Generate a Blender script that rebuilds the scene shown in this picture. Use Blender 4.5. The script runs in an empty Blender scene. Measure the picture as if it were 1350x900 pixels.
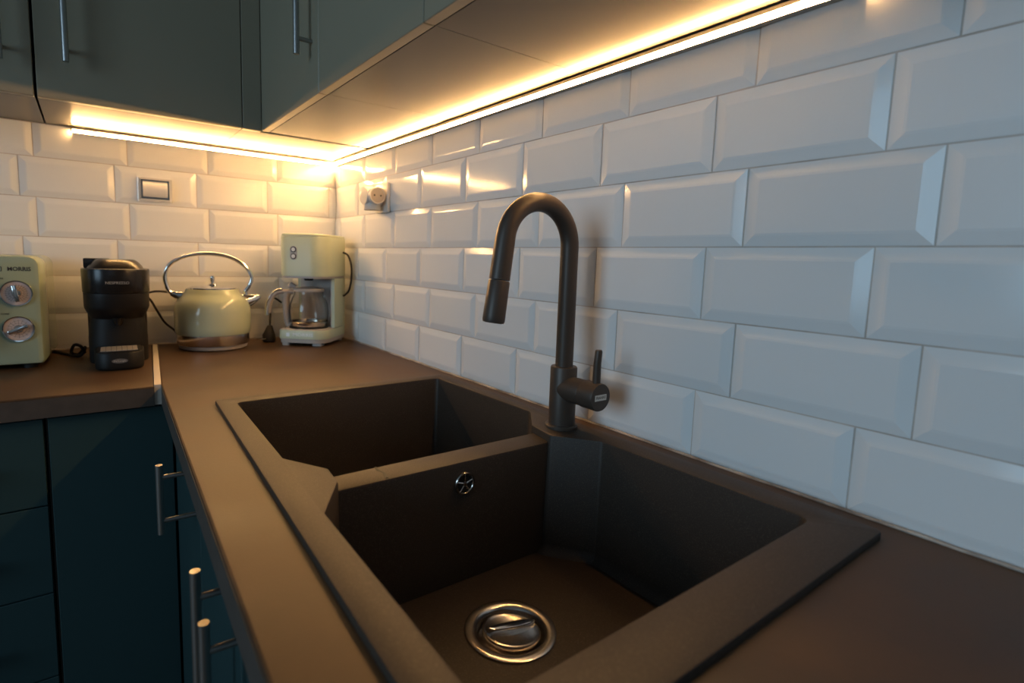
import bpy, bmesh, math, random
from mathutils import Vector, Matrix

random.seed(7)
S = bpy.context.scene
COL = S.collection

# ------------------------------------------------------------------ camera
# world: room corner at the origin, x < 0 along the back wall, y < 0 along the
# right wall, z = 0 is the top of the worktop (0.9 m above the floor)
FPX = 709.98
yaw, pitch, roll = 0.6333, -0.1131, 0.0299
fw = Vector((math.sin(yaw) * math.cos(pitch), math.cos(yaw) * math.cos(pitch), math.sin(pitch)))
rt = fw.cross(Vector((0, 0, 1))).normalized()
up = rt.cross(fw)
c_, s_ = math.cos(roll), math.sin(roll)
rt, up = c_ * rt + s_ * up, -s_ * rt + c_ * up
cam_d = bpy.data.cameras.new('camera')
cam = bpy.data.objects.new('camera', cam_d)
COL.objects.link(cam)
M = Matrix.Identity(4)
for i in range(3):
    M[i][0], M[i][1], M[i][2] = rt[i], up[i], -fw[i]
M[0][3], M[1][3], M[2][3] = -0.6972, -1.832, 0.2738
cam.matrix_world = M
cam_d.sensor_fit = 'HORIZONTAL'
cam_d.sensor_width = 36
cam_d.lens = 36 * FPX / 1350
cam_d.shift_x = 37.02 / 1350
cam_d.shift_y = -26.14 / 1350
cam_d.clip_start = 0.02
cam_d.dof.use_dof = True
cam_d.dof.focus_distance = 0.92
cam_d.dof.aperture_fstop = 4.0
S.camera = cam

# ------------------------------------------------------------------ light
S.view_settings.view_transform = 'Standard'
S.view_settings.look = 'None'
S.view_settings.gamma = 1
S.view_settings.use_curve_mapping = False
S.view_settings.exposure = 0.0
world = bpy.data.worlds.new('world')
S.world = world
world.use_nodes = True
world.node_tree.nodes['Background'].inputs[0].default_value = (0.55, 0.75, 1.0, 1)
world.node_tree.nodes['Background'].inputs[1].default_value = 0.05
LED_STRENGTH = 255.0
LED_COLOR = (1.0, 0.55, 0.20)
DAY = (0.53, 0.78, 1.0)


def area(name, loc, direction, sx, sy, power, color):
    d = bpy.data.lights.new(name, 'AREA')
    d.shape = 'RECTANGLE'
    d.size, d.size_y, d.energy, d.color = sx, sy, power, color
    o = bpy.data.objects.new(name, d)
    COL.objects.link(o)
    o.location = loc
    o.rotation_euler = Vector(direction).to_track_quat('-Z', 'Y').to_euler()
    return o


# daylight entering through the two windows of the room, behind the camera
area('daylight_side_window', (-3.52, -1.95, 0.75), (1, 0, 0), 1.5, 1.35, 39.0, DAY)
area('daylight_end_window', (-1.50, -3.52, 1.05), (0, 1, 0), 0.8, 0.7, 1.2, DAY)

# ------------------------------------------------------------------ materials
MATS = {}


def mat(name, color, rough=0.5, metal=0.0, noise=None, bump=None, spec=0.5, coat=0.0,
        rough_var=0.0, emission=None, transmission=0.0, ior=1.45, rand=0.0):
    m = bpy.data.materials.new(name)
    m.use_nodes = True
    nt = m.node_tree
    b = nt.nodes['Principled BSDF']
    b.inputs['Base Color'].default_value = (*color, 1)
    b.inputs['Roughness'].default_value = rough
    b.inputs['Metallic'].default_value = metal
    b.inputs['Specular IOR Level'].default_value = spec
    b.inputs['Coat Weight'].default_value = coat
    b.inputs['Transmission Weight'].default_value = transmission
    b.inputs['IOR'].default_value = ior
    if emission:
        b.inputs['Emission Color'].default_value = (*emission[0], 1)
        b.inputs['Emission Strength'].default_value = emission[1]
    tc = nt.nodes.new('ShaderNodeTexCoord')
    col_out = None
    if noise:                                   # (scale, second colour, low, high)
        n = nt.nodes.new('ShaderNodeTexNoise')
        n.inputs['Scale'].default_value = noise[0]
        n.inputs['Detail'].default_value = 6
        nt.links.new(tc.outputs['Object'], n.inputs['Vector'])
        r = nt.nodes.new('ShaderNodeValToRGB')
        r.color_ramp.elements[0].position = noise[2]
        r.color_ramp.elements[1].position = noise[3]
        r.color_ramp.elements[0].color = (*color, 1)
        r.color_ramp.elements[1].color = (*noise[1], 1)
        nt.links.new(n.outputs['Fac'], r.inputs['Fac'])
        col_out = r.outputs['Color']
        nt.links.new(col_out, b.inputs['Base Color'])
        if rough_var:
            mr = nt.nodes.new('ShaderNodeMapRange')
            mr.inputs['To Min'].default_value = rough - rough_var
            mr.inputs['To Max'].default_value = rough + rough_var
            nt.links.new(n.outputs['Fac'], mr.inputs['Value'])
            nt.links.new(mr.outputs['Result'], b.inputs['Roughness'])
    if rand:                                    # each piece a shade of its own
        oi = nt.nodes.new('ShaderNodeObjectInfo')
        hs = nt.nodes.new('ShaderNodeHueSaturation')
        mr = nt.nodes.new('ShaderNodeMapRange')
        mr.inputs['To Min'].default_value = 1 - rand
        mr.inputs['To Max'].default_value = 1 + rand
        nt.links.new(oi.outputs['Random'], mr.inputs['Value'])
        nt.links.new(mr.outputs['Result'], hs.inputs['Value'])
        hs.inputs['Color'].default_value = (*color, 1)
        if col_out:
            nt.links.new(col_out, hs.inputs['Color'])
        nt.links.new(hs.outputs['Color'], b.inputs['Base Color'])
    if bump:                                    # (scale, strength, distance)
        n2 = nt.nodes.new('ShaderNodeTexNoise')
        n2.inputs['Scale'].default_value = bump[0]
        n2.inputs['Detail'].default_value = 3
        nt.links.new(tc.outputs['Object'], n2.inputs['Vector'])
        bn = nt.nodes.new('ShaderNodeBump')
        bn.inputs['Strength'].default_value = bump[1]
        bn.inputs['Distance'].default_value = bump[2]
        nt.links.new(n2.outputs['Fac'], bn.inputs['Height'])
        nt.links.new(bn.outputs['Normal'], b.inputs['Normal'])
    MATS[name] = m
    return m


mat('tile_glaze', (0.80, 0.80, 0.785), 0.12, bump=(9, 0.25, 0.002), rand=0.035, spec=0.30)
mat('grout', (0.60, 0.53, 0.47), 0.85, noise=(9, (0.34, 0.28, 0.23), 0.48, 0.75), bump=(300, 0.3, 0.001))
mat('wall_paint', (0.26, 0.26, 0.26), 0.8, bump=(120, 0.15, 0.001))
mat('ceiling_paint', (0.35, 0.35, 0.35), 0.9)
mat('floor_wood', (0.10, 0.07, 0.05), 0.5, noise=(4, (0.16, 0.11, 0.07), 0.3, 0.7))
mat('worktop', (0.048, 0.026, 0.012), 0.46, noise=(9.0, (0.084, 0.047, 0.023), 0.32, 0.72), bump=(380, 0.18, 0.0006), rough_var=0.10, spec=0.36)
mat('worktop_edge', (0.055, 0.044, 0.036), 0.5, noise=(40, (0.075, 0.06, 0.05), 0.3, 0.7))
mat('granite', (0.034, 0.026, 0.020), 0.50, noise=(700, (0.078, 0.062, 0.048), 0.52, 0.78), bump=(900, 0.25, 0.0005), spec=0.3)
mat('black_metal', (0.070, 0.052, 0.040), 0.42, metal=0.2, spec=0.4, bump=(600, 0.05, 0.0003))
mat('teal', (0.026, 0.055, 0.058), 0.30, spec=0.45, bump=(40, 0.03, 0.0006))
mat('sage_grey', (0.255, 0.230, 0.165), 0.32, spec=0.45, bump=(40, 0.03, 0.0006))
mat('carcass', (0.15, 0.145, 0.14), 0.20, spec=0.3, ior=1.25)
mat('steel', (0.40, 0.40, 0.39), 0.34, metal=1.0, bump=(400, 0.08, 0.0004))
mat('chrome', (0.78, 0.77, 0.75), 0.09, metal=1.0)
mat('chrome_dull', (0.50, 0.46, 0.42), 0.24, metal=1.0, noise=(60, (0.62, 0.58, 0.53), 0.3, 0.7))
mat('band', (0.80, 0.78, 0.75), 0.22, metal=1.0)
mat('aluminium', (0.42, 0.38, 0.33), 0.45, metal=0.9)
mat('strip', (0.62, 0.56, 0.49), 0.5, metal=0.3)
mat('sage', (0.47, 0.52, 0.37), 0.14, coat=0.4)
mat('sage_satin', (0.47, 0.52, 0.37), 0.36)
mat('sage_mw', (0.31, 0.38, 0.28), 0.18, coat=0.4)
mat('grey_plastic', (0.42, 0.38, 0.34), 0.42)
mat('dark_plastic', (0.012, 0.010, 0.009), 0.42, spec=0.3)
mat('matt_black', (0.009, 0.008, 0.007), 0.5, spec=0.3)
mat('rubber', (0.016, 0.014, 0.013), 0.6)
mat('gloss_black', (0.012, 0.010, 0.009), 0.25, spec=0.4)
mat('white_plastic', (0.66, 0.63, 0.58), 0.35)
mat('socket_face', (0.34, 0.30, 0.26), 0.5)
mat('sealant', (0.50, 0.45, 0.39), 0.6, noise=(16, (0.16, 0.14, 0.12), 0.42, 0.62))
mat('dial_face', (0.52, 0.44, 0.42), 0.45)
mat('ink', (0.03, 0.03, 0.03), 0.6)
mat('print_silver', (0.66, 0.62, 0.56), 0.35, metal=0.7)
mat('print_white', (0.75, 0.72, 0.68), 0.5)
mat('print_grey', (0.14, 0.13, 0.12), 0.5)
mat('dark_hole', (0.004, 0.004, 0.004), 0.9)
mat('glass', (0.96, 0.95, 0.93), 0.02, transmission=1.0, ior=1.30)
mat('window_glass', (0.95, 0.97, 1.0), 0.0, transmission=1.0, ior=1.02)
mat('led_light', (1, 0.9, 0.7), 0.5, emission=(LED_COLOR, LED_STRENGTH))
mat('frame_white', (0.6, 0.6, 0.6), 0.5)

# ------------------------------------------------------------------ mesh helpers


def link(name, bm, m, parent=None, smooth=False, loc=(0, 0, 0), rot=(0, 0, 0), recalc=True):
    if recalc:
        bmesh.ops.recalc_face_normals(bm, faces=bm.faces)
    me = bpy.data.meshes.new(name)
    bm.to_mesh(me)
    bm.free()
    me.materials.append(MATS[m])
    if smooth:
        for p in me.polygons:
            p.use_smooth = True
        try:
            me.set_sharp_from_angle(angle=math.radians(38))
        except Exception:
            pass
    o = bpy.data.objects.new(name, me)
    COL.objects.link(o)
    o.location = loc
    o.rotation_euler = rot
    if parent:
        o.parent = parent
    return o


def tag(o, label=None, cat=None, group=None, kind=None):
    if label:
        o['label'] = label
    if cat:
        o['category'] = cat
    if group:
        o['group'] = group
    if kind:
        o['kind'] = kind
    return o


def thing(name, label, cat, loc=(0, 0, 0), rz=0.0, group=None):
    o = bpy.data.objects.new(name, None)
    o.empty_display_size = 0.05
    COL.objects.link(o)
    o.location = loc
    o.rotation_euler = (0, 0, rz)
    return tag(o, label, cat, group)


def box(bm, x0, x1, y0, y1, z0, z1, bev=0.0, seg=2):
    vs = [bm.verts.new(p) for p in ((x0, y0, z0), (x1, y0, z0), (x1, y1, z0), (x0, y1, z0),
                                    (x0, y0, z1), (x1, y0, z1), (x1, y1, z1), (x0, y1, z1))]
    fs = [bm.faces.new([vs[i] for i in f]) for f in
          ((3, 2, 1, 0), (4, 5, 6, 7), (0, 1, 5, 4), (1, 2, 6, 5), (2, 3, 7, 6), (3, 0, 4, 7))]
    if bev:
        es = list({e for f in fs for e in f.edges})
        bmesh.ops.bevel(bm, geom=es, offset=bev, segments=seg, affect='EDGES', profile=0.5)
    return bm


def bx(*a, **k):
    return box(bmesh.new(), *a, **k)


def lathe(bm, prof, n=40, axis='z', origin=(0, 0, 0), close=False):
    """profile of (radius, height) turned round an axis"""
    o = Vector(origin)
    rings = []
    for r, h in prof:
        ring = []
        if r < 1e-6:
            p = {'z': Vector((0, 0, h)), 'x': Vector((h, 0, 0)), 'y': Vector((0, h, 0))}[axis]
            ring = [bm.verts.new(o + p)]
        else:
            for k in range(n):
                a = 2 * math.pi * k / n
                c, s = r * math.cos(a), r * math.sin(a)
                p = {'z': Vector((c, s, h)), 'x': Vector((h, c, s)), 'y': Vector((s, h, c))}[axis]
                ring.append(bm.verts.new(o + p))
        rings.append(ring)
    pairs = list(zip(rings[:-1], rings[1:]))
    if close:
        pairs.append((rings[-1], rings[0]))
    for A, B in pairs:
        if len(A) == 1 and len(B) == 1:
            continue
        for k in range(n):
            k2 = (k + 1) % n
            if len(A) == 1:
                bm.faces.new((A[0], B[k], B[k2]))
            elif len(B) == 1:
                bm.faces.new((A[k], B[0], A[k2]))
            else:
                bm.faces.new((A[k], B[k], B[k2], A[k2]))
    return bm


def catmull(pts, n=6):
    P = [Vector(p) for p in pts]
    P = [2 * P[0] - P[1]] + P + [2 * P[-1] - P[-2]]
    out = []
    for i in range(1, len(P) - 2):
        a, b, c, d = P[i - 1:i + 3]
        for k in range(n):
            t = k / n
            out.append(0.5 * ((2 * b) + (c - a) * t + (2 * a - 5 * b + 4 * c - d) * t * t + (3 * b - a - 3 * c + d) * t ** 3))
    out.append(P[-2])
    return out


def tube(bm, pts, r, n=10, caps=True, flat=(1.0, 1.0)):
    """tube along a polyline; r is a number or one radius for each point"""
    P = [Vector(p) for p in pts]
    R = r if isinstance(r, (list, tuple)) else [r] * len(P)
    t0 = (P[1] - P[0]).normalized()
    ref = Vector((0, 0, 1)) if abs(t0.z) < 0.9 else Vector((1, 0, 0))
    u = t0.cross(ref).normalized()
    rings = []
    for i, p in enumerate(P):
        if i == 0:
            t = t0
        elif i == len(P) - 1:
            t = (P[i] - P[i - 1]).normalized()
        else:
            t = (P[i + 1] - P[i - 1]).normalized()
        u = (u - t * u.dot(t)).normalized()
        v = t.cross(u)
        rings.append([bm.verts.new(p + R[i] * (flat[0] * math.cos(2 * math.pi * k / n) * u + flat[1] * math.sin(2 * math.pi * k / n) * v)) for k in range(n)])
    for A, B in zip(rings[:-1], rings[1:]):
        for k in range(n):
            bm.faces.new((A[k], A[(k + 1) % n], B[(k + 1) % n], B[k]))
    if caps:
        bm.faces.new(rings[0][::-1])
        bm.faces.new(rings[-1])
    return bm


def fillet(poly, rad, seg=5):
    """round the corners of a polygon; rad is one number or one for each corner"""
    n = len(poly)
    R = rad if isinstance(rad, (list, tuple)) else [rad] * n
    out = []
    for i in range(n):
        p = Vector(poly[i]).to_2d()
        a = (Vector(poly[i - 1]).to_2d() - p)
        b = (Vector(poly[(i + 1) % n]).to_2d() - p)
        la, lb = a.length, b.length
        a, b = a / la, b / lb
        ang = a.angle(b)
        if R[i] <= 0 or ang > math.pi - 0.02:
            out.append(tuple(p))
            continue
        d = min(R[i] / math.tan(ang / 2), la * 0.49, lb * 0.49)
        r = d * math.tan(ang / 2)
        c = p + (a + b).normalized() * (r / math.sin(ang / 2))
        s, e = p + a * d - c, p + b * d - c
        th = s.angle_signed(e)
        a0 = math.atan2(s.y, s.x)
        for k in range(seg + 1):
            t = a0 - th * k / seg
            out.append((c.x + r * math.cos(t), c.y + r * math.sin(t)))
    return out


def inset(poly, d):
    """move each side of a polygon inwards by d (outwards for d < 0)"""
    n = len(poly)
    A = sum(poly[i][0] * poly[(i + 1) % n][1] - poly[(i + 1) % n][0] * poly[i][1] for i in range(n))
    sg = 1 if A > 0 else -1
    out = []
    for i in range(n):
        p = Vector(poly[i])
        a = (p - Vector(poly[i - 1])).normalized()
        b = (Vector(poly[(i + 1) % n]) - p).normalized()
        na, nb = Vector((-a.y, a.x)) * sg, Vector((-b.y, b.x)) * sg
        m = (na + nb)
        m = m / max(m.length_squared / 2, 0.3)
        out.append(tuple(p + m * d))
    return out


def ring(bm, poly, z):
    return [bm.verts.new((x, y, z)) for x, y in poly]


def bridge(bm, A, B):
    n = len(A)
    for k in range(n):
        bm.faces.new((A[k], A[(k + 1) % n], B[(k + 1) % n], B[k]))


def prism(bm, poly, z0, z1, bev=0.0, bev_bottom=False):
    lo = []
    if bev and bev_bottom:
        lo = [ring(bm, inset(poly, bev), z0), ring(bm, inset(poly, bev * .3), z0 + bev * .3), ring(bm, poly, z0 + bev)]
    else:
        lo = [ring(bm, poly, z0)]
    hi = [ring(bm, poly, z1 - bev), ring(bm, inset(poly, bev * .3), z1 - bev * .3), ring(bm, inset(poly, bev), z1)] if bev else [ring(bm, poly, z1)]
    L = lo + hi
    for A, B in zip(L[:-1], L[1:]):
        bridge(bm, A, B)
    bm.faces.new(L[0][::-1])
    bm.faces.new(L[-1])
    return bm


def fill_with_hole(bm, rings):
    es = []
    for r in rings:
        for k in range(len(r)):
            a, b = r[k], r[(k + 1) % len(r)]
            e = bm.edges.get((a, b)) or bm.edges.new((a, b))
            es.append(e)
    bmesh.ops.triangle_fill(bm, use_beauty=True, use_dissolve=False, edges=es, normal=(0, 0, 1))


def text_mesh(name, body, size, m, parent, loc, rot, extrude=0.0003, bold=0.0, sx=1.0):
    cu = bpy.data.curves.new(name, 'FONT')
    cu.body = body
    cu.size = size
    cu.align_x = 'CENTER'
    cu.align_y = 'CENTER'
    cu.extrude = extrude
    cu.offset = bold
    cu.resolution_u = 2
    tmp = bpy.data.objects.new(name + '_tmp', cu)
    COL.objects.link(tmp)
    dg = bpy.context.evaluated_depsgraph_get()
    me = bpy.data.meshes.new_from_object(tmp.evaluated_get(dg))
    bpy.data.objects.remove(tmp)
    bpy.data.curves.remove(cu)
    me.materials.clear()
    me.materials.append(MATS[m])
    o = bpy.data.objects.new(name, me)
    COL.objects.link(o)
    o.parent = parent
    o.location = loc
    o.rotation_euler = rot
    o.scale = (sx, 1, 1)
    return o


FACE_Y = (math.pi / 2, 0, 0)                     # text standing upright, read from -y

# ------------------------------------------------------------------ the room
ROOM_X, ROOM_Y, ZF, ZC = -3.6, -3.6, -0.90, 1.65
wall_back = tag(link('wall_back', bx(ROOM_X, 0.1, 0.0, 0.1, ZF, ZC), 'grout'), kind='structure')
wall_right = tag(link('wall_right', bx(0.0, 0.1, ROOM_Y, 0.0, ZF, ZC), 'grout'), kind='structure')
tag(link('floor', bx(ROOM_X - .1, 0.1, ROOM_Y - .1, 0.1, ZF - 0.1, ZF), 'floor_wood'), kind='structure')
tag(link('ceiling', bx(ROOM_X - .1, 0.1, ROOM_Y - .1, 0.1, ZC, ZC + 0.1), 'ceiling_paint'), kind='structure')


def wall_hole(bm, horiz, a0, a1, h0, h1, w0, w1, wz0, wz1):
    """four boxes round a window opening; horiz maps (a, depth) onto x/y"""
    for (p, q, r, s) in ((a0, w0, h0, h1), (w1, a1, h0, h1), (w0, w1, h0, wz0), (w0, w1, wz1, h1)):
        horiz(bm, p, q, r, s)


bm = bmesh.new()
wall_hole(bm, lambda b, p, q, r, s: box(b, ROOM_X - .1, ROOM_X, p, q, r, s), ROOM_Y, 0.0, ZF, ZC, -2.75, -1.15, 0.05, 1.45)
tag(link('wall_left', bm, 'wall_paint'), kind='structure')
bm = bmesh.new()
wall_hole(bm, lambda b, p, q, r, s: box(b, p, q, ROOM_Y - .1, ROOM_Y, r, s), ROOM_X, 0.0, ZF, ZC, -1.95, -1.05, 0.65, 1.45)
tag(link('wall_front', bm, 'wall_paint'), kind='structure')


def window(n, along_y, a0, a1, z0, z1, pos):
    def b(bm_, p, q, d0, d1, r, s):
        if along_y:
            box(bm_, d0, d1, p, q, r, s)
        else:
            box(bm_, p, q, d0, d1, r, s)
    f = bmesh.new()
    d0, d1 = pos - 0.07, pos - 0.02
    mid = (a0 + a1) / 2
    for (p, q, r, s) in ((a0, a0 + .05, z0, z1), (a1 - .05, a1, z0, z1), (a0 + .05, a1 - .05, z0, z0 + .05), (a0 + .05, a1 - .05, z1 - .05, z1), (mid - .03, mid + .03, z0 + .05, z1 - .05)):
        b(f, p, q, d0, d1, r, s)
    w = tag(link('window_%d' % n, f, 'frame_white'), kind='structure')
    for (p, q) in ((a0 + .05, mid - .03), (mid + .03, a1 - .05)):
        g = bmesh.new()
        b(g, p, q, pos - .048, pos - .042, z0 + .05, z1 - .05)
        link('pane', g, 'window_glass', w)


window(1, True, -2.75, -1.15, 0.05, 1.45, ROOM_X)
window(2, False, -1.95, -1.05, 0.65, 1.45, ROOM_Y)

# ------------------------------------------------------------------ bevelled wall tiles
PV, PH, H1, ZTOP, GAP = 0.1015, 0.2015, 0.0984, 0.5885, 0.0009
TILE_MESH = {}


def tile_mesh(w, h, L, R, B, T):
    """bevelled tile in its own x (width), z (height), y = -depth out of the wall"""
    key = (round(w, 4), round(h, 4), L, R, B, T)
    if key in TILE_MESH:
        return TILE_MESH[key]
    bm = bmesh.new()
    loops = []
    for ins, d in ((0, -0.002), (0, 0.0008), (0.0130, 0.0038), (0.0160, 0.0042)):
        l = -w / 2 + (ins if L else 0)
        r = w / 2 - (ins if R else 0)
        b_ = -h / 2 + (ins if B else 0)
        t = h / 2 - (ins if T else 0)
        l, r = min(l, -0.001), max(r, 0.001)
        dd = d if d < 0.002 or (L or R or B or T) else d
        loops.append([bm.verts.new((x, -dd, z)) for x, z in ((l, b_), (r, b_), (r, t), (l, t))])
    for A, Bq in zip(loops[:-1], loops[1:]):
        bridge(bm, A, Bq)
    bm.faces.new(loops[-1])
    bmesh.ops.remove_doubles(bm, verts=bm.verts, dist=1e-6)
    bmesh.ops.recalc_face_normals(bm, faces=bm.faces)
    me = bpy.data.meshes.new('tile')
    bm.to_mesh(me)
    bm.free()
    me.materials.append(MATS['tile_glaze'])
    TILE_MESH[key] = me
    return me


def lay(wall, back, first, length):
    for row in range(6):
        z0 = 0 if row == 0 else H1 + (row - 1) * PV
        z1 = min(H1 + row * PV, ZTOP)
        off = first[(row + 1) % 2]               # rows 0, 2, 4 take the odd offset
        js = [off + k * PH for k in range(-2, 20)]
        js = [j for j in js if 0.004 < j < length]
        full0 = js[0] > PH - 0.015               # an uncut tile meets the corner
        js = [0.0005 if back else 0.0036] + js + [length]
        for i in range(len(js) - 1):
            a, b = js[i] + GAP, js[i + 1] - GAP
            if b - a < 0.006:
                continue
            near_cut = (i == 0 and not full0)
            far_cut = i == len(js) - 2
            w, h = b - a, (z1 - z0) - 2 * GAP
            topcut = row == 5
            if back:                             # a is measured to the left from the corner
                me = tile_mesh(w, h, not far_cut, not near_cut, True, not topcut)
            else:                                # a is measured towards the camera from the corner
                me = tile_mesh(w, h, not near_cut, not far_cut, True, not topcut)
            o = bpy.data.objects.new('tile', me)
            COL.objects.link(o)
            o.parent = wall
            j = lambda s: random.uniform(-s, s)
            zc = (z0 + z1) / 2
            if back:
                o.location = (-(a + b) / 2, j(.0003), zc)
                o.rotation_euler = (math.radians(j(.35)), 0, math.radians(j(.35)))
            else:
                o.location = (j(.0003), -(a + b) / 2, zc)
                o.rotation_euler = (math.radians(j(.35)), 0, -math.pi / 2 + math.radians(j(.35)))


lay(wall_right, False, (0.2446, 0.1926), 2.06)
lay(wall_back, True, (0.1956, 0.2272), 1.30)

# white sealant bead between worktop and tiles
bm = bmesh.new()
tube(bm, [(-0.006, -0.006 - 2.04 * k / 60, 0.0008 + random.uniform(-.0006, .0006)) for k in range(61)], 0.0024, 6)
tag(link('trim_1', bm, 'sealant'), kind='structure')
bm = bmesh.new()
tube(bm, [(-0.009 - 1.24 * k / 40, -0.006, 0.0010 + random.uniform(-.0005, .0005)) for k in range(41)], 0.0028, 6)
tag(link('trim_2', bm, 'sealant'), kind='structure')

# ------------------------------------------------------------------ worktops
SINK_OUT = [(-0.523, -0.775), (-0.042, -0.775), (-0.042, -1.652), (-0.556, -1.652)]


def edge_x(y):
    return -0.588 - 0.030 * (-0.575 - y)


def worktop_prism(bm, poly, holes, z0, z1, bev):
    top_in = ring(bm, inset(poly, bev), z1)
    top_m = ring(bm, inset(poly, bev * .3), z1 - bev * .3)
    top_o = ring(bm, poly, z1 - bev)
    bot = ring(bm, poly, z0)
    bridge(bm, top_o, top_m)
    bridge(bm, top_m, top_in)
    bridge(bm, bot, top_o)
    ht = [ring(bm, h, z1) for h in holes]
    hb = [ring(bm, h, z0) for h in holes]
    for a, b in zip(ht, hb):
        bridge(bm, a, b)
    if holes:
        fill_with_hole(bm, [top_in] + ht)
        fill_with_hole(bm, [bot] + hb)
    else:
        bm.faces.new(top_in)
        bm.faces.new(bot[::-1])


wt = thing('worktop', 'dark brown laminate worktop along the tiled wall, with the black sink let into it', 'worktop', (0, 0, -0.04))
bm = bmesh.new()
poly = [(-0.0055, -0.0055), (-0.5445, -0.0055), (-0.5875, -0.572), (edge_x(-0.60), -0.60), (edge_x(-2.06), -2.06), (-0.0055, -2.06)]
worktop_prism(bm, poly, [inset(SINK_OUT, 0.014)], 0.0, 0.04, 0.003)
link('slab', bm, 'worktop', wt)
bm = bmesh.new()
pl = [(edge_x(-0.578) - .0006, -0.578), (edge_x(-2.06) - .0006, -2.06), (edge_x(-2.06) + .001, -2.06), (edge_x(-0.578) + .001, -0.578)]
prism(bm, pl, 0.0, 0.0362)
link('edge_band', bm, 'worktop_edge', wt)

wb = thing('worktop', 'dark laminate worktop carrying the microwave and the black capsule machine', 'worktop', (0, 0, -0.04))
bm = bmesh.new()
worktop_prism(bm, [(-0.5575, -0.0055), (-1.25, -0.0055), (-1.25, -0.575), (-0.6005, -0.575)], [], 0.0, 0.04, 0.003)
link('slab', bm, 'worktop', wb)
bm = bmesh.new()
box(bm, -1.25, -0.6008, -0.5757, -0.574, 0.0, 0.0362)
link('edge_band', bm, 'worktop_edge', wb)

bm = bmesh.new()
prism(bm, [(-0.5449, -0.012), (-0.5573, -0.012), (-0.6003, -0.572), (-0.5879, -0.572)], -0.0395, 0.0022, 0.0006)
js_ = link('joint_strip', bm, 'strip', wt)
js_.location = (0, 0, 0.04)
js_['label'] = 'pale metal joint strip'

# ------------------------------------------------------------------ sink
SZ = 0.008
FLOOR = -0.182
sink = thing('sink', 'black granite double bowl sink with chamfered corners, set in the worktop', 'sink', (0, 0, 0))
HOLE = [(-0.4925, -0.812), (-0.074, -0.812), (-0.070, -1.125), (-0.121, -1.188), (-0.131, -1.243), (-0.083, -1.306),
        (-0.081, -1.597), (-0.517, -1.597), (-0.509, -1.306), (-0.468, -1.236), (-0.464, -1.192), (-0.501, -1.127)]
HR = [0.010, 0.010, 0.018, 0.012, 0.010, 0.012, 0.012, 0.012, 0.010, 0.008, 0.008, 0.010]
bm = bmesh.new()
out = fillet(SINK_OUT, 0.008, 4)
hole = fillet(HOLE, HR, 5)
o0 = ring(bm, inset(out, .004), -0.03)
o1 = ring(bm, out, 0.0003)
o2 = ring(bm, out, SZ - .0025)
o3 = ring(bm, inset(out, .0008), SZ - .0007)
o4 = ring(bm, inset(out, .0028), SZ)
o0 = ring(bm, out, 0.0003)
bridge(bm, o1, o2), bridge(bm, o2, o3), bridge(bm, o3, o4)
h0 = ring(bm, inset(hole, -.0035), SZ)
h1_ = ring(bm, inset(hole, -.0010), SZ - .0009)
h2_ = ring(bm, hole, SZ - .0035)
h3_ = ring(bm, inset(hole, 0.004), FLOOR + 0.016)
h4_ = ring(bm, inset(hole, 0.0065), FLOOR + 0.006)
h5_ = ring(bm, inset(hole, 0.014), FLOOR)
fill_with_hole(bm, [o4, h0])
for A, B in ((h0, h1_), (h1_, h2_), (h2_, h3_), (h3_, h4_), (h4_, h5_)):
    bridge(bm, A, B)
DRAIN = (-0.293, -1.356)
fill_with_hole(bm, [h5_, ring(bm, [(DRAIN[0] + 0.047 * math.cos(2 * math.pi * k / 32), DRAIN[1] + 0.047 * math.sin(2 * math.pi * k / 32)) for k in range(32)], FLOOR)])
# outside of the bowls, below the worktop
u0 = ring(bm, inset(hole, -.008), -0.002)
u1 = ring(bm, inset(hole, -.004), FLOOR - .024)
bridge(bm, u0, u1)
bm.faces.new(u1)
fill_with_hole(bm, [o1, u0])
for v in [v for v in bm.verts if not v.link_faces]:
    bm.verts.remove(v)
link('bowl', bm, 'granite', sink, smooth=True)
# the lower dividing wall between the two bowls
bm = bmesh.new()
dv = [(-0.4715, -1.2365), (-0.116, -1.2365), (-0.116, -1.1905), (-0.4715, -1.1905)]
prism(bm, [(-0.474, -1.236), (-0.118, -1.239), (-0.111, -1.191), (-0.470, -1.1905)], FLOOR + .0005, -0.004, 0.004)
dvd = link('divider', bm, 'granite', sink, smooth=True)
# short dark seam across the divider
bm = bmesh.new()
tube(bm, [(-0.4005, -1.1925, -0.0038), (-0.4020, -1.205, -0.0038), (-0.3990, -1.215, -0.0038), (-0.4035, -1.2335, -0.0039)], [0.0016, 0.0024, 0.0018, 0.0026], 6, flat=(1, .12))
link('seam', bm, 'matt_black', dvd)
# overflow on the divider
ovf = bmesh.new()
lathe(ovf, [(0.0165, 0.0), (0.0165, -0.002), (0.0155, -0.0034), (0.0135, -0.0034), (0.0125, -0.002), (0.0125, 0.0)], 28, 'y')
of = link('overflow_ring', ovf, 'chrome_dull', dvd, smooth=True, loc=(-0.2865, -1.2375, -0.036))
ovf = bmesh.new()
lathe(ovf, [(0.0, -0.0006), (0.0126, -0.0006)], 24, 'y')
link('overflow_opening', ovf, 'dark_hole', dvd, loc=(-0.2865, -1.2375, -0.036))
ovf = bmesh.new()
lathe(ovf, [(0.0, -0.0036), (0.0032, -0.003), (0.0036, -0.001)], 14, 'y')
for k in range(5):
    a = math.radians(90 + 72 * k)
    tube(ovf, [(0.003 * math.cos(a), -0.0016, 0.003 * math.sin(a)), (0.0128 * math.cos(a), -0.0016, 0.0128 * math.sin(a))], 0.0011, 6)
link('overflow_grille', ovf, 'chrome_dull', dvd, loc=(-0.2865, -1.2375, -0.036))
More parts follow.
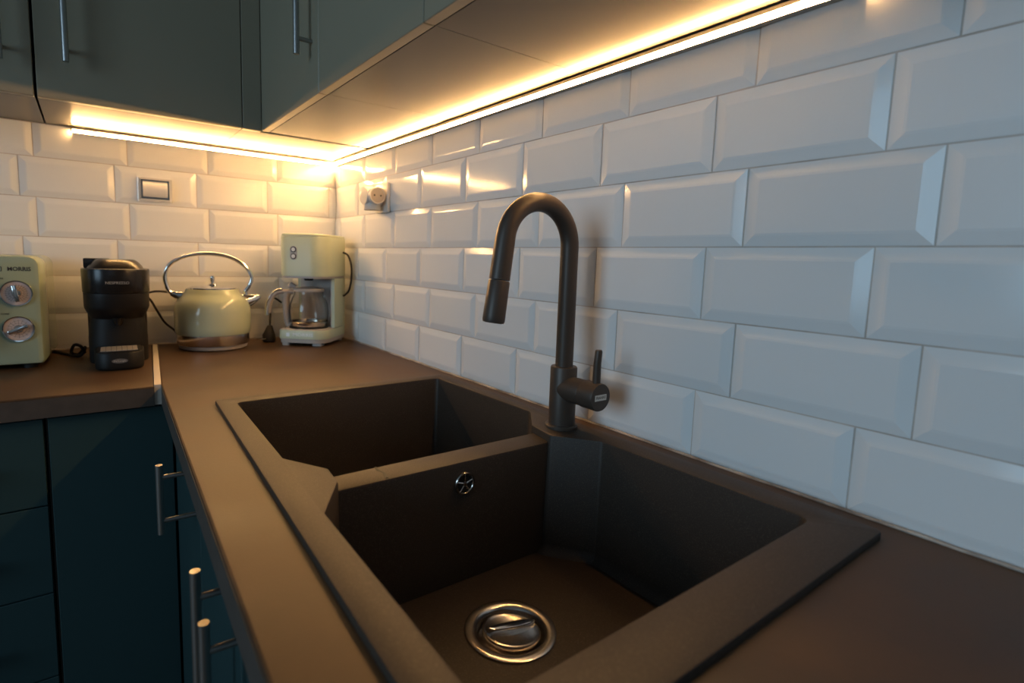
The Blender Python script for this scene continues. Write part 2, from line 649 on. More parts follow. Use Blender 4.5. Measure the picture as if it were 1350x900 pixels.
# strainer in the near bowl
bm = bmesh.new()
lathe(bm, [(0.0575, 0.0), (0.0572, 0.0018), (0.0555, 0.0026), (0.047, 0.0020), (0.0435, 0.0005), (0.0415, -0.003), (0.0400, -0.012), (0.036, -0.014), (0.0, -0.0145)], 48)
st = link('strainer', bm, 'chrome_dull', sink, smooth=True, loc=(*DRAIN, FLOOR + .0002))
bm = bmesh.new()
lathe(bm, [(0.0365, -0.008), (0.0372, -0.003), (0.0362, -0.001), (0.034, -0.0005), (0.031, -0.0025), (0.0, -0.005)], 40)
pg = link('strainer_plug', bm, 'chrome_dull', st, smooth=True, loc=(0.001, -0.001, 0.002), rot=(math.radians(-4), math.radians(5), 0))
bm = bmesh.new()
bar = [(0.033 * math.cos(a), 0.0065 * math.sin(a)) for a in [2 * math.pi * k / 24 for k in range(24)]]
prism(bm, bar, -0.005, 0.0065, 0.002)
link('plug_grip', bm, 'chrome', st, smooth=True, loc=(0.001, -0.001, 0.002), rot=(math.radians(-4), math.radians(5), math.radians(-12)))
for o in (st,):
    for ch in o.children:
        pass

# ------------------------------------------------------------------ tap
FX, FY = -0.0845, -1.2195
tap = thing('kitchen_tap', 'matt black high-arc tap with pull-down spray head and side lever', 'tap', (FX, FY, SZ))
bm = bmesh.new()
lathe(bm, [(0.0, 0.0002), (0.0262, 0.0002), (0.0265, 0.004), (0.025, 0.0062), (0.0, 0.0062)], 40)
link('base_flange', bm, 'black_metal', tap, smooth=True)
bm = bmesh.new()
lathe(bm, [(0.0, 0.006), (0.0215, 0.006), (0.0215, 0.098), (0.0205, 0.1005), (0.0150, 0.1010), (0.0, 0.1010)], 40)
body = link('body', bm, 'black_metal', tap, smooth=True)
R0, ZA = 0.065, 0.2895
TH = math.radians(172)
path = [(0, 0, 0.100 + (ZA - 0.100) * k / 4) for k in range(4)]
for k in range(25):
    a = TH * k / 24
    path.append((-(R0 - R0 * math.cos(a)), 0, ZA + R0 * math.sin(a)))
e = Vector(path[-1])
td = Vector((-math.sin(TH), 0, math.cos(TH)))
path += [tuple(e + td * t) for t in (0.03, 0.060)]
bm = bmesh.new()
tube(bm, path, [0.0142] * (len(path) - 3) + [0.0146, 0.0150, 0.0152], 28)
link('spout', bm, 'black_metal', tap, smooth=True)
bm = bmesh.new()
q0 = e + td * 0.0612
tube(bm, [q0, q0 + td * .002, q0 + td * .050, q0 + td * .058, q0 + td * .061], [0.0146, 0.0156, 0.0163, 0.0163, 0.0152], 28)
hd = link('spray_head', bm, 'black_metal', tap, smooth=True)
bm = bmesh.new()
tube(bm, [q0 + td * .0605, q0 + td * .0616], [0.0128, 0.0128], 24)
link('nozzle', bm, 'dark_plastic', hd)
HZ = 0.066
bm = bmesh.new()
lathe(bm, [(0.0, 0.0), (0.0205, 0.0), (0.0205, -0.046), (0.0198, -0.0475), (0.0, -0.0475)], 36, 'y', (0, 0, HZ))
hn = link('handle', bm, 'black_metal', tap, smooth=True)
bm = bmesh.new()
lathe(bm, [(0.0198, -0.0485), (0.0215, -0.0495), (0.0215, -0.078), (0.0205, -0.080), (0.0, -0.080)], 36, 'y', (0, 0, HZ))
link('handle_cap', bm, 'black_metal', hn, smooth=True)
bm = bmesh.new()
tube(bm, [(0, -0.070, HZ + .018), (0, -0.070, HZ + .05), (0, -0.0715, HZ + .0690), (0, -0.0715, HZ + .0715)], [0.0062, 0.0058, 0.0056, 0.0046], 16)
link('lever', bm, 'black_metal', hn, smooth=True)
bm = bmesh.new()
box(bm, -0.0125, 0.0125, -0.0804, -0.0799, HZ - .0045, HZ + .0045)
link('logo_plate', bm, 'print_silver', hn)
text_mesh('logo_lettering', 'FRANKE', 0.0058, 'ink', hn, (0, -0.0805, HZ), FACE_Y, 0.0001)

# ------------------------------------------------------------------ cabinets
ZU, DEPTH, DOOR = 0.590, 0.302, 0.018
UPZ = 1.30


def bar_handle(bm, p, length, out, along=Vector((0, 0, 1)), r=0.006, inset_=0.03):
    """bar handle starting at p on the door face; out is the way it stands off"""
    p, out = Vector(p), Vector(out)
    a = p + out
    tube(bm, [a, a + along * length], r, 16)
    for t in (inset_, length - inset_):
        q = p + along * t
        tube(bm, [q, q + out], r * 0.72, 10)


def carcass(bm, x0, x1, y0, y1, z0, z1, t=0.018, top=True):
    """open-fronted box of panels; the front is at y0"""
    box(bm, x0, x0 + t, y0, y1, z0, z1)
    box(bm, x1 - t, x1, y0, y1, z0, z1)
    box(bm, x0 + t, x1 - t, y0, y1, z0, z0 + t)
    if top:
        box(bm, x0 + t, x1 - t, y0, y1, z1 - t, z1)
    box(bm, x0 + t, x1 - t, y1 - .006, y1, z0 + t, z1 - (t if top else 0))


def wall_cabinet(label, loc, rz, w, handle_x, hz, group='wall cabinets', hlen=0.32):
    """local: x along the front, front face at y = 0 looking to -y, underside at z = 0"""
    t = thing('wall_cabinet', label, 'cabinet', loc, rz, group)
    bm = bmesh.new()
    carcass(bm, 0.0006, w - 0.0006, DOOR + .002, DEPTH + DOOR - .002, 0.0, UPZ - ZU)
    link('carcass', bm, 'carcass', t)
    d = link('door', bx(0.0012, w - 0.0012, 0, DOOR, -0.001, UPZ - ZU, bev=.0012, seg=1), 'sage_grey', t)
    bm = bmesh.new()
    bar_handle(bm, (handle_x, 0, hz), hlen, (0, -0.031, 0))
    link('handle', bm, 'steel', d, smooth=True)
    return t


YF = -(DEPTH + DOOR)
wall_cabinet('grey-green wall cabinet over the kettle and capsule machine, bar handle beside the dark gap', (-0.771, YF, ZU), 0, 0.405, 0.053, 0.072)
wall_cabinet('grey-green wall cabinet over the microwave, beyond the dark gap', (-1.176, YF, ZU), 0, 0.402, 0.352, 0.055)
# blind corner unit with its filler
t = thing('corner_cabinet', 'grey-green filler panel and blind wall cabinet in the corner above the coffee maker', 'cabinet', (-0.366, YF, ZU), 0)
bm = bmesh.new()
carcass(bm, 0.0006, 0.3655, DOOR + .002, DEPTH + DOOR - .002, 0.0, UPZ - ZU)
link('carcass', bm, 'carcass', t)
link('filler_panel', bx(0.0008, 0.0458, 0.0006, DOOR, -0.001, UPZ - ZU, bev=.001, seg=1), 'sage_grey', t)
RZ = -math.pi / 2          # local -y  ->  world -x ; local x -> world -y
spans = ((-0.3203, -0.750), (-0.750, -1.160), (-1.160, -1.600), (-1.600, -2.040))
labs = ('grey-green wall cabinet on the side wall next to the corner, handle near its free edge',
        'grey-green wall cabinet on the side wall above the far bowl of the sink',
        'grey-green wall cabinet on the side wall above the tap and near bowl',
        'grey-green wall cabinet at the open end of the side wall run')
hx = (0.392, 0.380, 0.040, 0.400)
for (a, b), lb, h in zip(spans, labs, hx):
    wall_cabinet(lb, (YF, a, ZU), RZ, a - b, h, 0.075)

# base cabinets, back wall: four-drawer unit and the blind corner door
BF, BH, BT = -0.555, -0.042, -0.78
t = thing('drawer_unit', 'dark teal base unit with a stack of wide drawer fronts under the microwave', 'cabinet', (-1.225, BF, 0), 0)
bm = bmesh.new()
carcass(bm, 0.0, 0.446, DOOR + .002, 0.54, BT, BH)
link('carcass', bm, 'carcass', t)
zs = (-0.045, -0.2165, -0.394, -0.569, -0.775)
for z1, z0 in zip(zs[:-1], zs[1:]):
    d = link('drawer_front', bx(0.002, 0.4455, 0, DOOR, z0 + .0015, z1 - .0015, bev=.001, seg=1), 'teal', t)
    bm = bmesh.new()
    bar_handle(bm, (0.10, 0, (z0 + z1) / 2), 0.24, (0, -0.031, 0), Vector((1, 0, 0)))
    link('handle', bm, 'steel', d, smooth=True)
link('plinth', bx(0, 0.446, 0.06, 0.075, ZF, BT), 'matt_black', t)

t = thing('corner_base_cabinet', 'plain dark teal base cabinet front in the corner below the black capsule machine', 'cabinet', (-0.777, BF, 0), 0)
link('door', bx(0.0045, 0.2085, 0, DOOR, BT + .003, -0.0465, bev=.001, seg=1), 'teal', t)
bm = bmesh.new()
carcass(bm, 0.0, 0.74, DOOR + .002, 0.54, BT, BH)
link('carcass', bm, 'carcass', t)
link('plinth', bx(0, 0.20, 0.06, 0.075, ZF, BT), 'matt_black', t)

# base cabinets under the sink run: fronts face -x (root turned by about 2 degrees)
RB = -math.pi / 2 - math.radians(1.72)
base_specs = (
    ('dark teal base cabinet beside the inner corner, single bar handle', 0.004, 0.385, 0.338, -0.157, 0.109, 0.0475),
    ('dark teal base cabinet below the far sink bowl, long bar handle by the door gap', 0.387, 0.700, 0.668, -0.300, 0.250, 0.036),
    ('dark teal base cabinet below the near sink bowl, long bar handle by the door gap', 0.702, 1.080, 0.729, -0.320, 0.250, 0.036),
    ('dark teal base cabinet at the open end of the sink run', 1.082, 1.46, 1.42, -0.300, 0.250, 0.036))
for lb, a, b, hxx, hz, hl, so in base_specs:
    t = thing('base_cabinet', lb, 'cabinet', (-0.567, -0.578, 0), RB, 'base cabinets below the sink')
    bm = bmesh.new()
    if a > 0.1:
        carcass(bm, a, b, DOOR + .002, 0.49, BT, FLOOR - .03, top=False)
        link('carcass', bm, 'carcass', t)
    d = link('door', bx(a + .0015, b - .0015, 0, DOOR, BT + .003, -0.0465, bev=.001, seg=1), 'teal', t)
    bm = bmesh.new()
    bar_handle(bm, (hxx, 0, hz), hl, (0, -so, 0), r=0.0052, inset_=0.020 if hl < .2 else 0.03)
    link('handle', bm, 'steel', d, smooth=True)
    link('plinth', bx(a, b, 0.06, 0.075, ZF, BT), 'matt_black', t)

# ------------------------------------------------------------------ LED strips under the wall cabinets


def led(name, label, p0, p1, out, cap0, cap1):
    p0, p1, out = Vector(p0), Vector(p1), Vector(out)
    t = thing(name, label, 'light strip', (p0 + p1) / 2, 0, 'light strips under the wall cabinets')
    c = (p0 + p1) / 2
    a, b = p0 - c, p1 - c
    z = Vector((0, 0, 1))
    d = (b - a).normalized()

    def bar(bm, prof):
        A, B = ([bm.verts.new(q + out * o_ + z * h_) for o_, h_ in prof] for q in (a, b))
        bridge(bm, A, B)
        bm.faces.new(A[::-1])
        bm.faces.new(B)
    # diffuser facing out into the room, in a slim metal channel
    bm = bmesh.new()
    bar(bm, [(0.0050, -0.0045), (0.0036, -0.0117), (-0.0055, -0.0117), (-0.0055, -0.0045)])
    link('diffuser', bm, 'led_light', t)
    bm = bmesh.new()
    bar(bm, [(-0.0070, -0.0128), (0.0036, -0.0128), (0.0036, -0.0119), (-0.0057, -0.0119), (-0.0057, -0.0043), (0.0062, -0.0043), (0.0062, 0.0010), (-0.0070, 0.0010)])
    link('channel', bm, 'aluminium', t)
    for q, s, on in ((a, -1, cap0), (b, 1, cap1)):
        if on:
            bm = bmesh.new()
            e0 = q + d * s * 0.0003
            tube(bm, [e0 - z * .003, e0 - z * .003 + d * s * 0.004], 0.0066, 12)
            link('end_cap', bm, 'aluminium', t)


LZ = 0.5868
led('led_strip', 'warm glowing light strip on the back wall above kettle and capsule machine', (-0.717, -0.0125, LZ), (-0.021, -0.0125, LZ), (0, -1, 0), True, False)
led('led_strip', 'warm glowing light strip along the side wall above the sink', (-0.0125, -0.0185, LZ), (-0.0125, -1.57, LZ), (-1, 0, 0), False, True)

# ------------------------------------------------------------------ sockets
t = thing('wall_socket', 'chrome framed socket with pale plate on the back wall', 'socket', (-0.5355, -0.0055, 0.445), 0)
bm = bmesh.new()
L = [[(-.0425, -.033), (.0425, -.033), (.0425, .033), (-.0425, .033)]]
def rect(hw, hh, y):
    return [bm.verts.new(p) for p in ((-hw, y, -hh), (hw, y, -hh), (hw, y, hh), (-hw, y, hh))]
rs = [rect(.0425, .033, 0.001), rect(.0425, .033, -.003), rect(.034, .0265, -.013), rect(.0315, .024, -.013), rect(.0310, .0235, -.008)]
for A, B in zip(rs[:-1], rs[1:]):
    bridge(bm, A, B)
bm.faces.new(rs[0][::-1])
bm.faces.new(rs[-1])
link('frame', bm, 'chrome', t)
bm = bmesh.new()
n = 10
prof = [(-.0085 - .010 * math.sin(math.pi * min(1, k / n * 1.0)) ** .6 if 0 < k < n else -.0085, -.0205 + .0435 * k / n) for k in range(n + 1)]
lo = [bm.verts.new((-.030, y, z)) for y, z in prof]
hi = [bm.verts.new((.030, y, z)) for y, z in prof]
for k in range(n):
    bm.faces.new((lo[k], hi[k], hi[k + 1], lo[k + 1]))
bm.faces.new(lo + [])
bm.faces.new(hi[::-1])
link('cover_plate', bm, 'print_white', t, smooth=True)

t = thing('wall_socket', 'white square socket plate on the side wall near the corner', 'socket', (-0.0052, -0.388, 0.441), -math.pi / 2)
bm = bmesh.new()
box(bm, -.040, .040, -.009, 0.0, -.041, .041, bev=.003)
link('plate', bm, 'white_plastic', t, smooth=True)
bm = bmesh.new()
lathe(bm, [(0.024, -0.0085), (0.024, -0.0105), (0.0225, -0.0112), (0.0, -0.0112)], 30, 'y')
link('socket_insert', bm, 'white_plastic', t, smooth=True)
t = thing('plug_adapter', 'white three-way round plug adapter in the side wall socket', 'adapter', (-0.0165, -0.388, 0.444), -math.pi / 2)
bm = bmesh.new()
lathe(bm, [(0.0, 0.0), (0.0215, 0.0), (0.0235, -0.004), (0.0235, -0.040), (0.021, -0.045), (0.0, -0.046)], 32, 'y')
bd = link('body', bm, 'white_plastic', t, smooth=True)
t.scale = (1.12, 1.12, 1.12)
for ax, sg in (('x', 1), ('x', -1), ('z', -1)):
    bm = bmesh.new()
    pr_ = [(0.0, 0.004), (0.0205, 0.004), (0.0215, 0.030), (0.0205, 0.0335), (0.0185, 0.034), (0.0180, 0.0325), (0.0, 0.0325)]
    lathe(bm, [(r, h * sg) for r, h in pr_], 30, ax, (0, -0.023, 0))
    ob = link('outlet', bm, 'white_plastic', t, smooth=True)
    bm = bmesh.new()
    lathe(bm, [(0.0, 0.0328 * sg), (0.0178, 0.0328 * sg)], 26, ax, (0, -0.023, 0))
    fc = link('outlet_face', bm, 'socket_face', ob)
    bm = bmesh.new()
    for s2 in (-1, 1):
        c0 = (0, -0.023 + s2 * .0085, 0) if ax == 'x' else (s2 * .0085, -0.023, 0)
        lathe(bm, [(0.0, 0.0331 * sg), (0.0024, 0.0331 * sg)], 10, ax, c0)
    link('pin_hole', bm, 'dark_hole', ob)

# ------------------------------------------------------------------ kettle
kt = thing('kettle', 'sage green dome kettle with chrome hoop handle, spout and band', 'kettle', (-0.412, -0.118, 0), math.radians(-9.4))
bm = bmesh.new()
lathe(bm, [(0.0, 0.0004), (0.082, 0.0004), (0.088, 0.003), (0.090, 0.012), (0.088, 0.0135), (0.0, 0.0135)], 56)
link('power_base', bm, 'grey_plastic', kt, smooth=True)
bm = bmesh.new()
lathe(bm, [(0.0, 0.014), (0.0930, 0.014), (0.0945, 0.016), (0.0960, 0.042), (0.0960, 0.0430), (0.0, 0.0430)], 56)
link('chrome_band', bm, 'band', kt, smooth=True)
bm = bmesh.new()
lathe(bm, [(0.0, 0.0432), (0.0960, 0.0432), (0.0978, 0.047), (0.0995, 0.062), (0.1000, 0.090), (0.0998, 0.108), (0.0983, 0.121), (0.0945, 0.133), (0.0870, 0.144), (0.0785, 0.1525), (0.0725, 0.160), (0.0695, 0.1675), (0.0675, 0.170), (0.0, 0.170)], 56)
link('body', bm, 'sage', kt, smooth=True)
bm = bmesh.new()
lathe(bm, [(0.0, 0.1702), (0.0635, 0.1702), (0.0635, 0.173), (0.055, 0.1765), (0.02, 0.179), (0.0, 0.1792)], 48)
ld = link('lid', bm, 'chrome', kt, smooth=True)
bm = bmesh.new()
lathe(bm, [(0.0, 0.1785), (0.013, 0.1790), (0.011, 0.1825), (0.0042, 0.185), (0.0040, 0.189), (0.0062, 0.194), (0.0066, 0.201), (0.005, 0.206), (0.0, 0.2075)], 24)
link('lid_knob', bm, 'chrome', ld, smooth=True)
bm = bmesh.new()
hp = [(-0.086, 0, 0.152), (-0.100, 0, 0.155), (-0.112, 0, 0.172), (-0.1175, 0, 0.205), (-0.104, 0, 0.238), (-0.066, 0, 0.2615), (-0.012, 0, 0.270), (0.045, 0, 0.262), (0.087, 0, 0.236), (0.1035, 0, 0.205), (0.097, 0, 0.180), (0.086, 0, 0.163), (0.088, 0, 0.150)]
cp = catmull(hp, 6)
tube(bm, cp, 0.0066, 14, flat=(1.5, 1.0))
link('handle', bm, 'chrome', kt, smooth=True)
bm = bmesh.new()
tube(bm, [(-0.076, 0, 0.150), (-0.092, 0, 0.1515), (-0.103, 0, 0.157)], [0.013, 0.011, 0.009], 16)
link('handle_mount', bm, 'chrome', kt, smooth=True)
bm = bmesh.new()
tube(bm, [(0.070, 0, 0.128), (0.088, 0, 0.134), (0.108, 0, 0.1405), (0.124, 0, 0.1475), (0.1275, 0, 0.1495)], [0.028, 0.0225, 0.0150, 0.0075, 0.003], 24, flat=(0.85, 1.0))
link('spout', bm, 'chrome', kt, smooth=True)

# ------------------------------------------------------------------ drip coffee maker
CR = math.radians(-42)
cm = thing('coffee_maker', 'sage green filter coffee maker with two round buttons, in the corner', 'coffee maker', (-0.1305, -0.150, 0), CR)
W2, D2 = 0.0735, 0.0875
foot_pl = fillet([(-W2 + .004, -D2 + .004), (W2 - .004, -D2 + .004), (W2 - .004, D2 - .002), (-W2 + .004, D2 - .002)], [.012, .04, .012, .012], 6)
bm = bmesh.new()
prism(bm, inset(foot_pl, -.002), 0.0095, 0.0215, 0.0)
link('base_trim', bm, 'grey_plastic', cm, smooth=True)
for (x, y, w, d) in ((-0.054, -0.070, 0.024, 0.024), (0.040, -0.058, 0.030, 0.030), (-0.054, 0.068, .022, .022), (0.054, 0.068, .022, .022)):
    bm = bmesh.new()
    prism(bm, fillet([(x - w / 2, y - d / 2), (x + w / 2, y - d / 2), (x + w / 2, y + d / 2), (x - w / 2, y + d / 2)], .006, 3), 0.0003, 0.0096)
    link('foot', bm, 'grey_plastic', cm)
base_pl = fillet([(-W2, -D2), (W2, -D2), (W2, D2), (-W2, D2)], [.012, .042, .012, .012], 7)
bm = bmesh.new()
prism(bm, base_pl, 0.0216, 0.0485, 0.003)
bs = link('base', bm, 'sage_satin', cm, smooth=True)
bm = bmesh.new()
prism(bm, inset(base_pl, .0035), 0.0484, 0.0505, 0.001)
link('base_deck', bm, 'grey_plastic', bs, smooth=True)
bm = bmesh.new()
lathe(bm, [(0.0, 0.0505), (0.058, 0.0505), (0.058, 0.0525), (0.054, 0.0535), (0.0, 0.0535)], 36, 'z', (-0.006, -0.020, 0))
link('warming_plate', bm, 'dark_plastic', cm, smooth=True)
bm = bmesh.new()
prism(bm, fillet([(-W2, 0.052), (W2, 0.052), (W2, D2), (-W2, D2)], [.0, .0, .012, .012], 5), 0.0488, 0.2045)
link('back_column', bm, 'sage_satin', cm, smooth=True)
bm = bmesh.new()
prism(bm, [(W2 - .010, -0.012), (W2 - .0003, -0.012), (W2 - .0003, 0.052), (W2 - .010, 0.052)], 0.0508, 0.204)
link('side_panel', bm, 'sage_satin', cm)
bm = bmesh.new()
box(bm, -W2 + .010, W2 - .0103, 0.0495, 0.0518, 0.0508, 0.2040)
box(bm, W2 - .0127, W2 - .0103, -0.0115, 0.0494, 0.0508, 0.2040)
link('recess_lining', bm, 'grey_plastic', cm)
top_pl = fillet([(-W2, -D2 + .002), (W2, -D2 + .002), (W2, D2), (-W2, D2)], [.030, .050, .012, .012], 9)
bm = bmesh.new()
prism(bm, inset(top_pl, .003), 0.2046, 0.2105, 0.0)
link('housing_rim', bm, 'grey_plastic', cm, smooth=True)
bm = bmesh.new()
prism(bm, top_pl, 0.2106, 0.3290, 0.003)
hs = link('housing', bm, 'sage_satin', cm, smooth=True)
bm = bmesh.new()
prism(bm, inset(top_pl, .0015), 0.3292, 0.3370, 0.005)
link('lid', bm, 'sage_satin', cm, smooth=True)
bm = bmesh.new()
BXc = -0.0235
prism(bm, fillet([(-.0105, -.0205), (.0105, -.0205), (.0105, .0205), (-.0105, .0205)], .0104, 7), 0, 0.0016)
btn = link('button_bezel', bm, 'grey_plastic', hs, smooth=True, loc=(BXc, -D2 + .0022, 0.2795), rot=FACE_Y)
for dz in (-.0100, .0100):
    bm = bmesh.new()
    lathe(bm, [(0.0086, 0.001), (0.0084, 0.0030), (0.0076, 0.0036), (0.0066, 0.0026), (0.0, 0.0026)], 24)
    bt = link('button_ring', bm, 'dark_plastic', hs, smooth=True, loc=(BXc, -D2 + .0022, 0.2795 + dz), rot=FACE_Y)
    bm = bmesh.new()
    lathe(bm, [(0.0062, 0.0020), (0.0060, 0.0036), (0.0, 0.0042)], 24)
    link('button', bm, 'print_white', hs, smooth=True, loc=(BXc, -D2 + .0022, 0.2795 + dz), rot=FACE_Y)
text_mesh('lettering', 'MORRIS', 0.0135, 'print_silver', bs, (0.004, -D2 - .0002, 0.0345), FACE_Y, 0.0003, sx=1.35)
bm = bmesh.new()
box(bm, -0.005, 0.005, -0.0004, 0.0002, -0.0055, 0.0055)
link('emblem', bm, 'print_silver', bs, loc=(-0.043, -D2 - .0002, 0.0345))
bm = bmesh.new()
lathe(bm, [(0.0, 0.196), (0.012, 0.196), (0.016, 0.2046), (0.0, 0.2046)], 20, 'z', (-0.006, -0.020, 0))
link('drip_nozzle', bm, 'dark_plastic', cm, smooth=True)
bm = bmesh.new()
loc_c = [(0.0737, 0.060, 0.286), (0.090, 0.0615, 0.276), (0.100, 0.062, 0.245), (0.1005, 0.062, 0.200), (0.093, 0.061, 0.165), (0.0805, 0.060, 0.150), (0.0745, 0.060, 0.146)]
tube(bm, catmull(loc_c, 5), 0.0032, 8)
link('cord', bm, 'rubber', cm, smooth=True)

# glass jug standing on the warming plate
jg = thing('coffee_jug', 'clear glass coffee jug with grey lid and chrome trimmed handle, in the coffee maker', 'jug', (0, 0, 0), CR)
cw = Matrix.Rotation(CR, 3, 'Z') @ Vector((-0.006, -0.020, 0))
jg.location = (-0.1305 + cw.x, -0.150 + cw.y, 0.0537)
bm = bmesh.new()
pj = [(0.0, 0.0), (0.046, 0.0), (0.052, 0.004), (0.0575, 0.025), (0.0590, 0.045), (0.0565, 0.068), (0.0500, 0.088), (0.0440, 0.100), (0.0435, 0.108),
      (0.0418, 0.108), (0.0422, 0.0995), (0.0480, 0.087), (0.0545, 0.0675), (0.0570, 0.045), (0.0555, 0.0255), (0.0500, 0.006), (0.045, 0.002), (0.0, 0.002)]
lathe(bm, pj, 44)
link('glass_bowl', bm, 'glass', jg, smooth=True)
bm = bmesh.new()
lathe(bm, [(0.0530, 0.0040), (0.0536, 0.0055), (0.0568, 0.0150), (0.0575, 0.0165), (0.0585, 0.0155), (0.0545, 0.0035)], 44, close=True)
link('base_band', bm, 'chrome_dull', jg, smooth=True)
bm = bmesh.new()
lathe(bm, [(0.0, 0.1085), (0.0450, 0.1085), (0.0465, 0.112), (0.0440, 0.118), (0.020, 0.1225), (0.0, 0.123)], 40)
jl = link('lid', bm, 'grey_plastic', jg, smooth=True)
HA = math.atan2(-0.40, -0.92)
hd_ = Vector((math.cos(HA), math.sin(HA), 0))


def hp3(r, z):
    return (hd_.x * r, hd_.y * r, z)


bm = bmesh.new()
tube(bm, [hp3(.038, .121), hp3(.052, .128), hp3(.058, .121)], [0.007, 0.0085, 0.007], 12)
link('thumb_latch', bm, 'grey_plastic', jl, smooth=True)
bm = bmesh.new()
tube(bm, catmull([hp3(.046, .106), hp3(.070, .108), hp3(.096, .102), hp3(.110, .082), hp3(.116, .055), hp3(.117, .042)], 5), 0.0088, 12, flat=(1.3, .8))
hj = link('handle', bm, 'grey_plastic', jg, smooth=True)
bm = bmesh.new()
tube(bm, catmull([hp3(.062, .1035), hp3(.0665, .085), hp3(.0655, .045), hp3(.0615, .012), hp3(.056, .006)], 5), 0.0100, 12, flat=(1.4, .95))
link('handle_strap', bm, 'grey_plastic', hj, smooth=True)
bm = bmesh.new()
tube(bm, catmull([hp3(.078, .1135), hp3(.100, .1075), hp3(.1155, .086), hp3(.1218, .056), hp3(.1225, .036)], 5), 0.0070, 12, flat=(1.6, .9))
link('handle_trim', bm, 'chrome', hj, smooth=True)

# ------------------------------------------------------------------ capsule machine
cp_ = thing('capsule_machine', 'matt black capsule coffee machine with round head and silver drip grid', 'coffee machine', (-0.6445, -0.235, 0), math.radians(-2))


def oval(rx, ry, cy=0.0, n=44, flatx=2.3):
    o = []
    for k in range(n):
        a = 2 * math.pi * k / n
        c, s = math.cos(a), math.sin(a)
        o.append((rx * math.copysign(abs(c) ** (2 / flatx), c), cy + ry * math.copysign(abs(s) ** (2 / flatx), s)))
    return o


def loft(bm, secs):
    rs_ = [ring(bm, p, z) for p, z in secs]
    for A, B in zip(rs_[:-1], rs_[1:]):
        bridge(bm, A, B)
    bm.faces.new(rs_[0][::-1])
    bm.faces.new(rs_[-1])


bm = bmesh.new()
loft(bm, [(oval(.0675, .078, -.005), 0.1715), (oval(.0685, .079, -.005), 0.174), (oval(.0695, .080, -.005), 0.224), (oval(.0685, .079, -.005), 0.2275), (oval(.066, .076, -.005), 0.2285)])
hd2 = link('head', bm, 'gloss_black', cp_, smooth=True)
bm = bmesh.new()
loft(bm, [(oval(.0560, .058, .010), 0.108), (oval(.0585, .062, .006), 0.1150), (oval(.0655, .075, -.004), 0.1325), (oval(.0668, .077, -.005), 0.138), (oval(.0672, .0775, -.005), 0.1705)])
link('lower_head', bm, 'dark_plastic', cp_, smooth=True)
bm = bmesh.new()
loft(bm, [(oval(.0605, .058, .012), 0.0005), (oval(.0615, .059, .012), 0.004), (oval(.0615, .059, .012), 0.060), (oval(.0560, .058, .010), 0.1079)])
link('column', bm, 'matt_black', cp_, smooth=True)
bm = bmesh.new()
loft(bm, [(oval(.058, .062, -.004), 0.2286), (oval(.055, .058, -.002), 0.2345), (oval(.047, .048, .004), 0.2440), (oval(.041, .042, .006), 0.2488), (oval(.037, .038, .006), 0.2500)])
link('lid', bm, 'gloss_black', hd2, smooth=True)
bm = bmesh.new()
box(bm, -0.064, -0.012, 0.000, 0.066, 0.2286, 0.2510, bev=.002)
link('lid_hinge', bm, 'gloss_black', hd2, smooth=True)
bm = bmesh.new()
loft(bm, [(oval(.0640, .045, .110 - .012, flatx=3.2), 0.002), (oval(.0640, .045, .098, flatx=3.2), 0.205), (oval(.057, .042, .098, flatx=3.2), 0.212)])
link('water_tank', bm, 'dark_plastic', cp_, smooth=True)
bm = bmesh.new()
bpl = fillet([(-.046, -.140), (.046, -.140), (.050, -.040), (-.050, -.040)], [.034, .034, .004, .004], 9)
loft(bm, [(inset(bpl, .004), 0.0004), (inset(bpl, .001), 0.003), (bpl, 0.008), (bpl, 0.038), (inset(bpl, .002), 0.041)])
bs2 = link('drip_tray', bm, 'matt_black', cp_, smooth=True)
bm = bmesh.new()
prism(bm, inset(bpl, .006), 0.0412, 0.0432, 0.0)
link('tray_rim', bm, 'matt_black', bs2)
for k in range(7):
    bm = bmesh.new()
    x0 = -.036 + k * .0103
    box(bm, x0, x0 + .0096, -0.1235, -0.058, 0.0433, 0.0448)
    link('grid_bar', bm, 'print_silver', bs2)
bm = bmesh.new()
lathe(bm, [(0.0, 0.0935), (0.006, 0.0935), (0.009, 0.098), (0.0125, 0.112), (0.0, 0.112)], 20, 'z', (0, -0.052, 0))
link('coffee_nozzle', bm, 'gloss_black', cp_, smooth=True)
text_mesh('lettering', 'NESPRESSO', 0.0088, 'print_silver', hd2, (0.002, -0.0857, 0.1965), FACE_Y, 0.0004, sx=1.05)
bm = bmesh.new()
prism(bm, oval(.0155, .0052, flatx=2.0, n=24), 0, 0.0006)
pl_ = link('badge', bm, 'print_grey', bs2, loc=(0, -0.1402, 0.0225), rot=FACE_Y)
text_mesh('badge_lettering', "De'Longhi", 0.0058, 'print_silver', bs2, (0, -0.1410, 0.0225), FACE_Y, 0.0001)

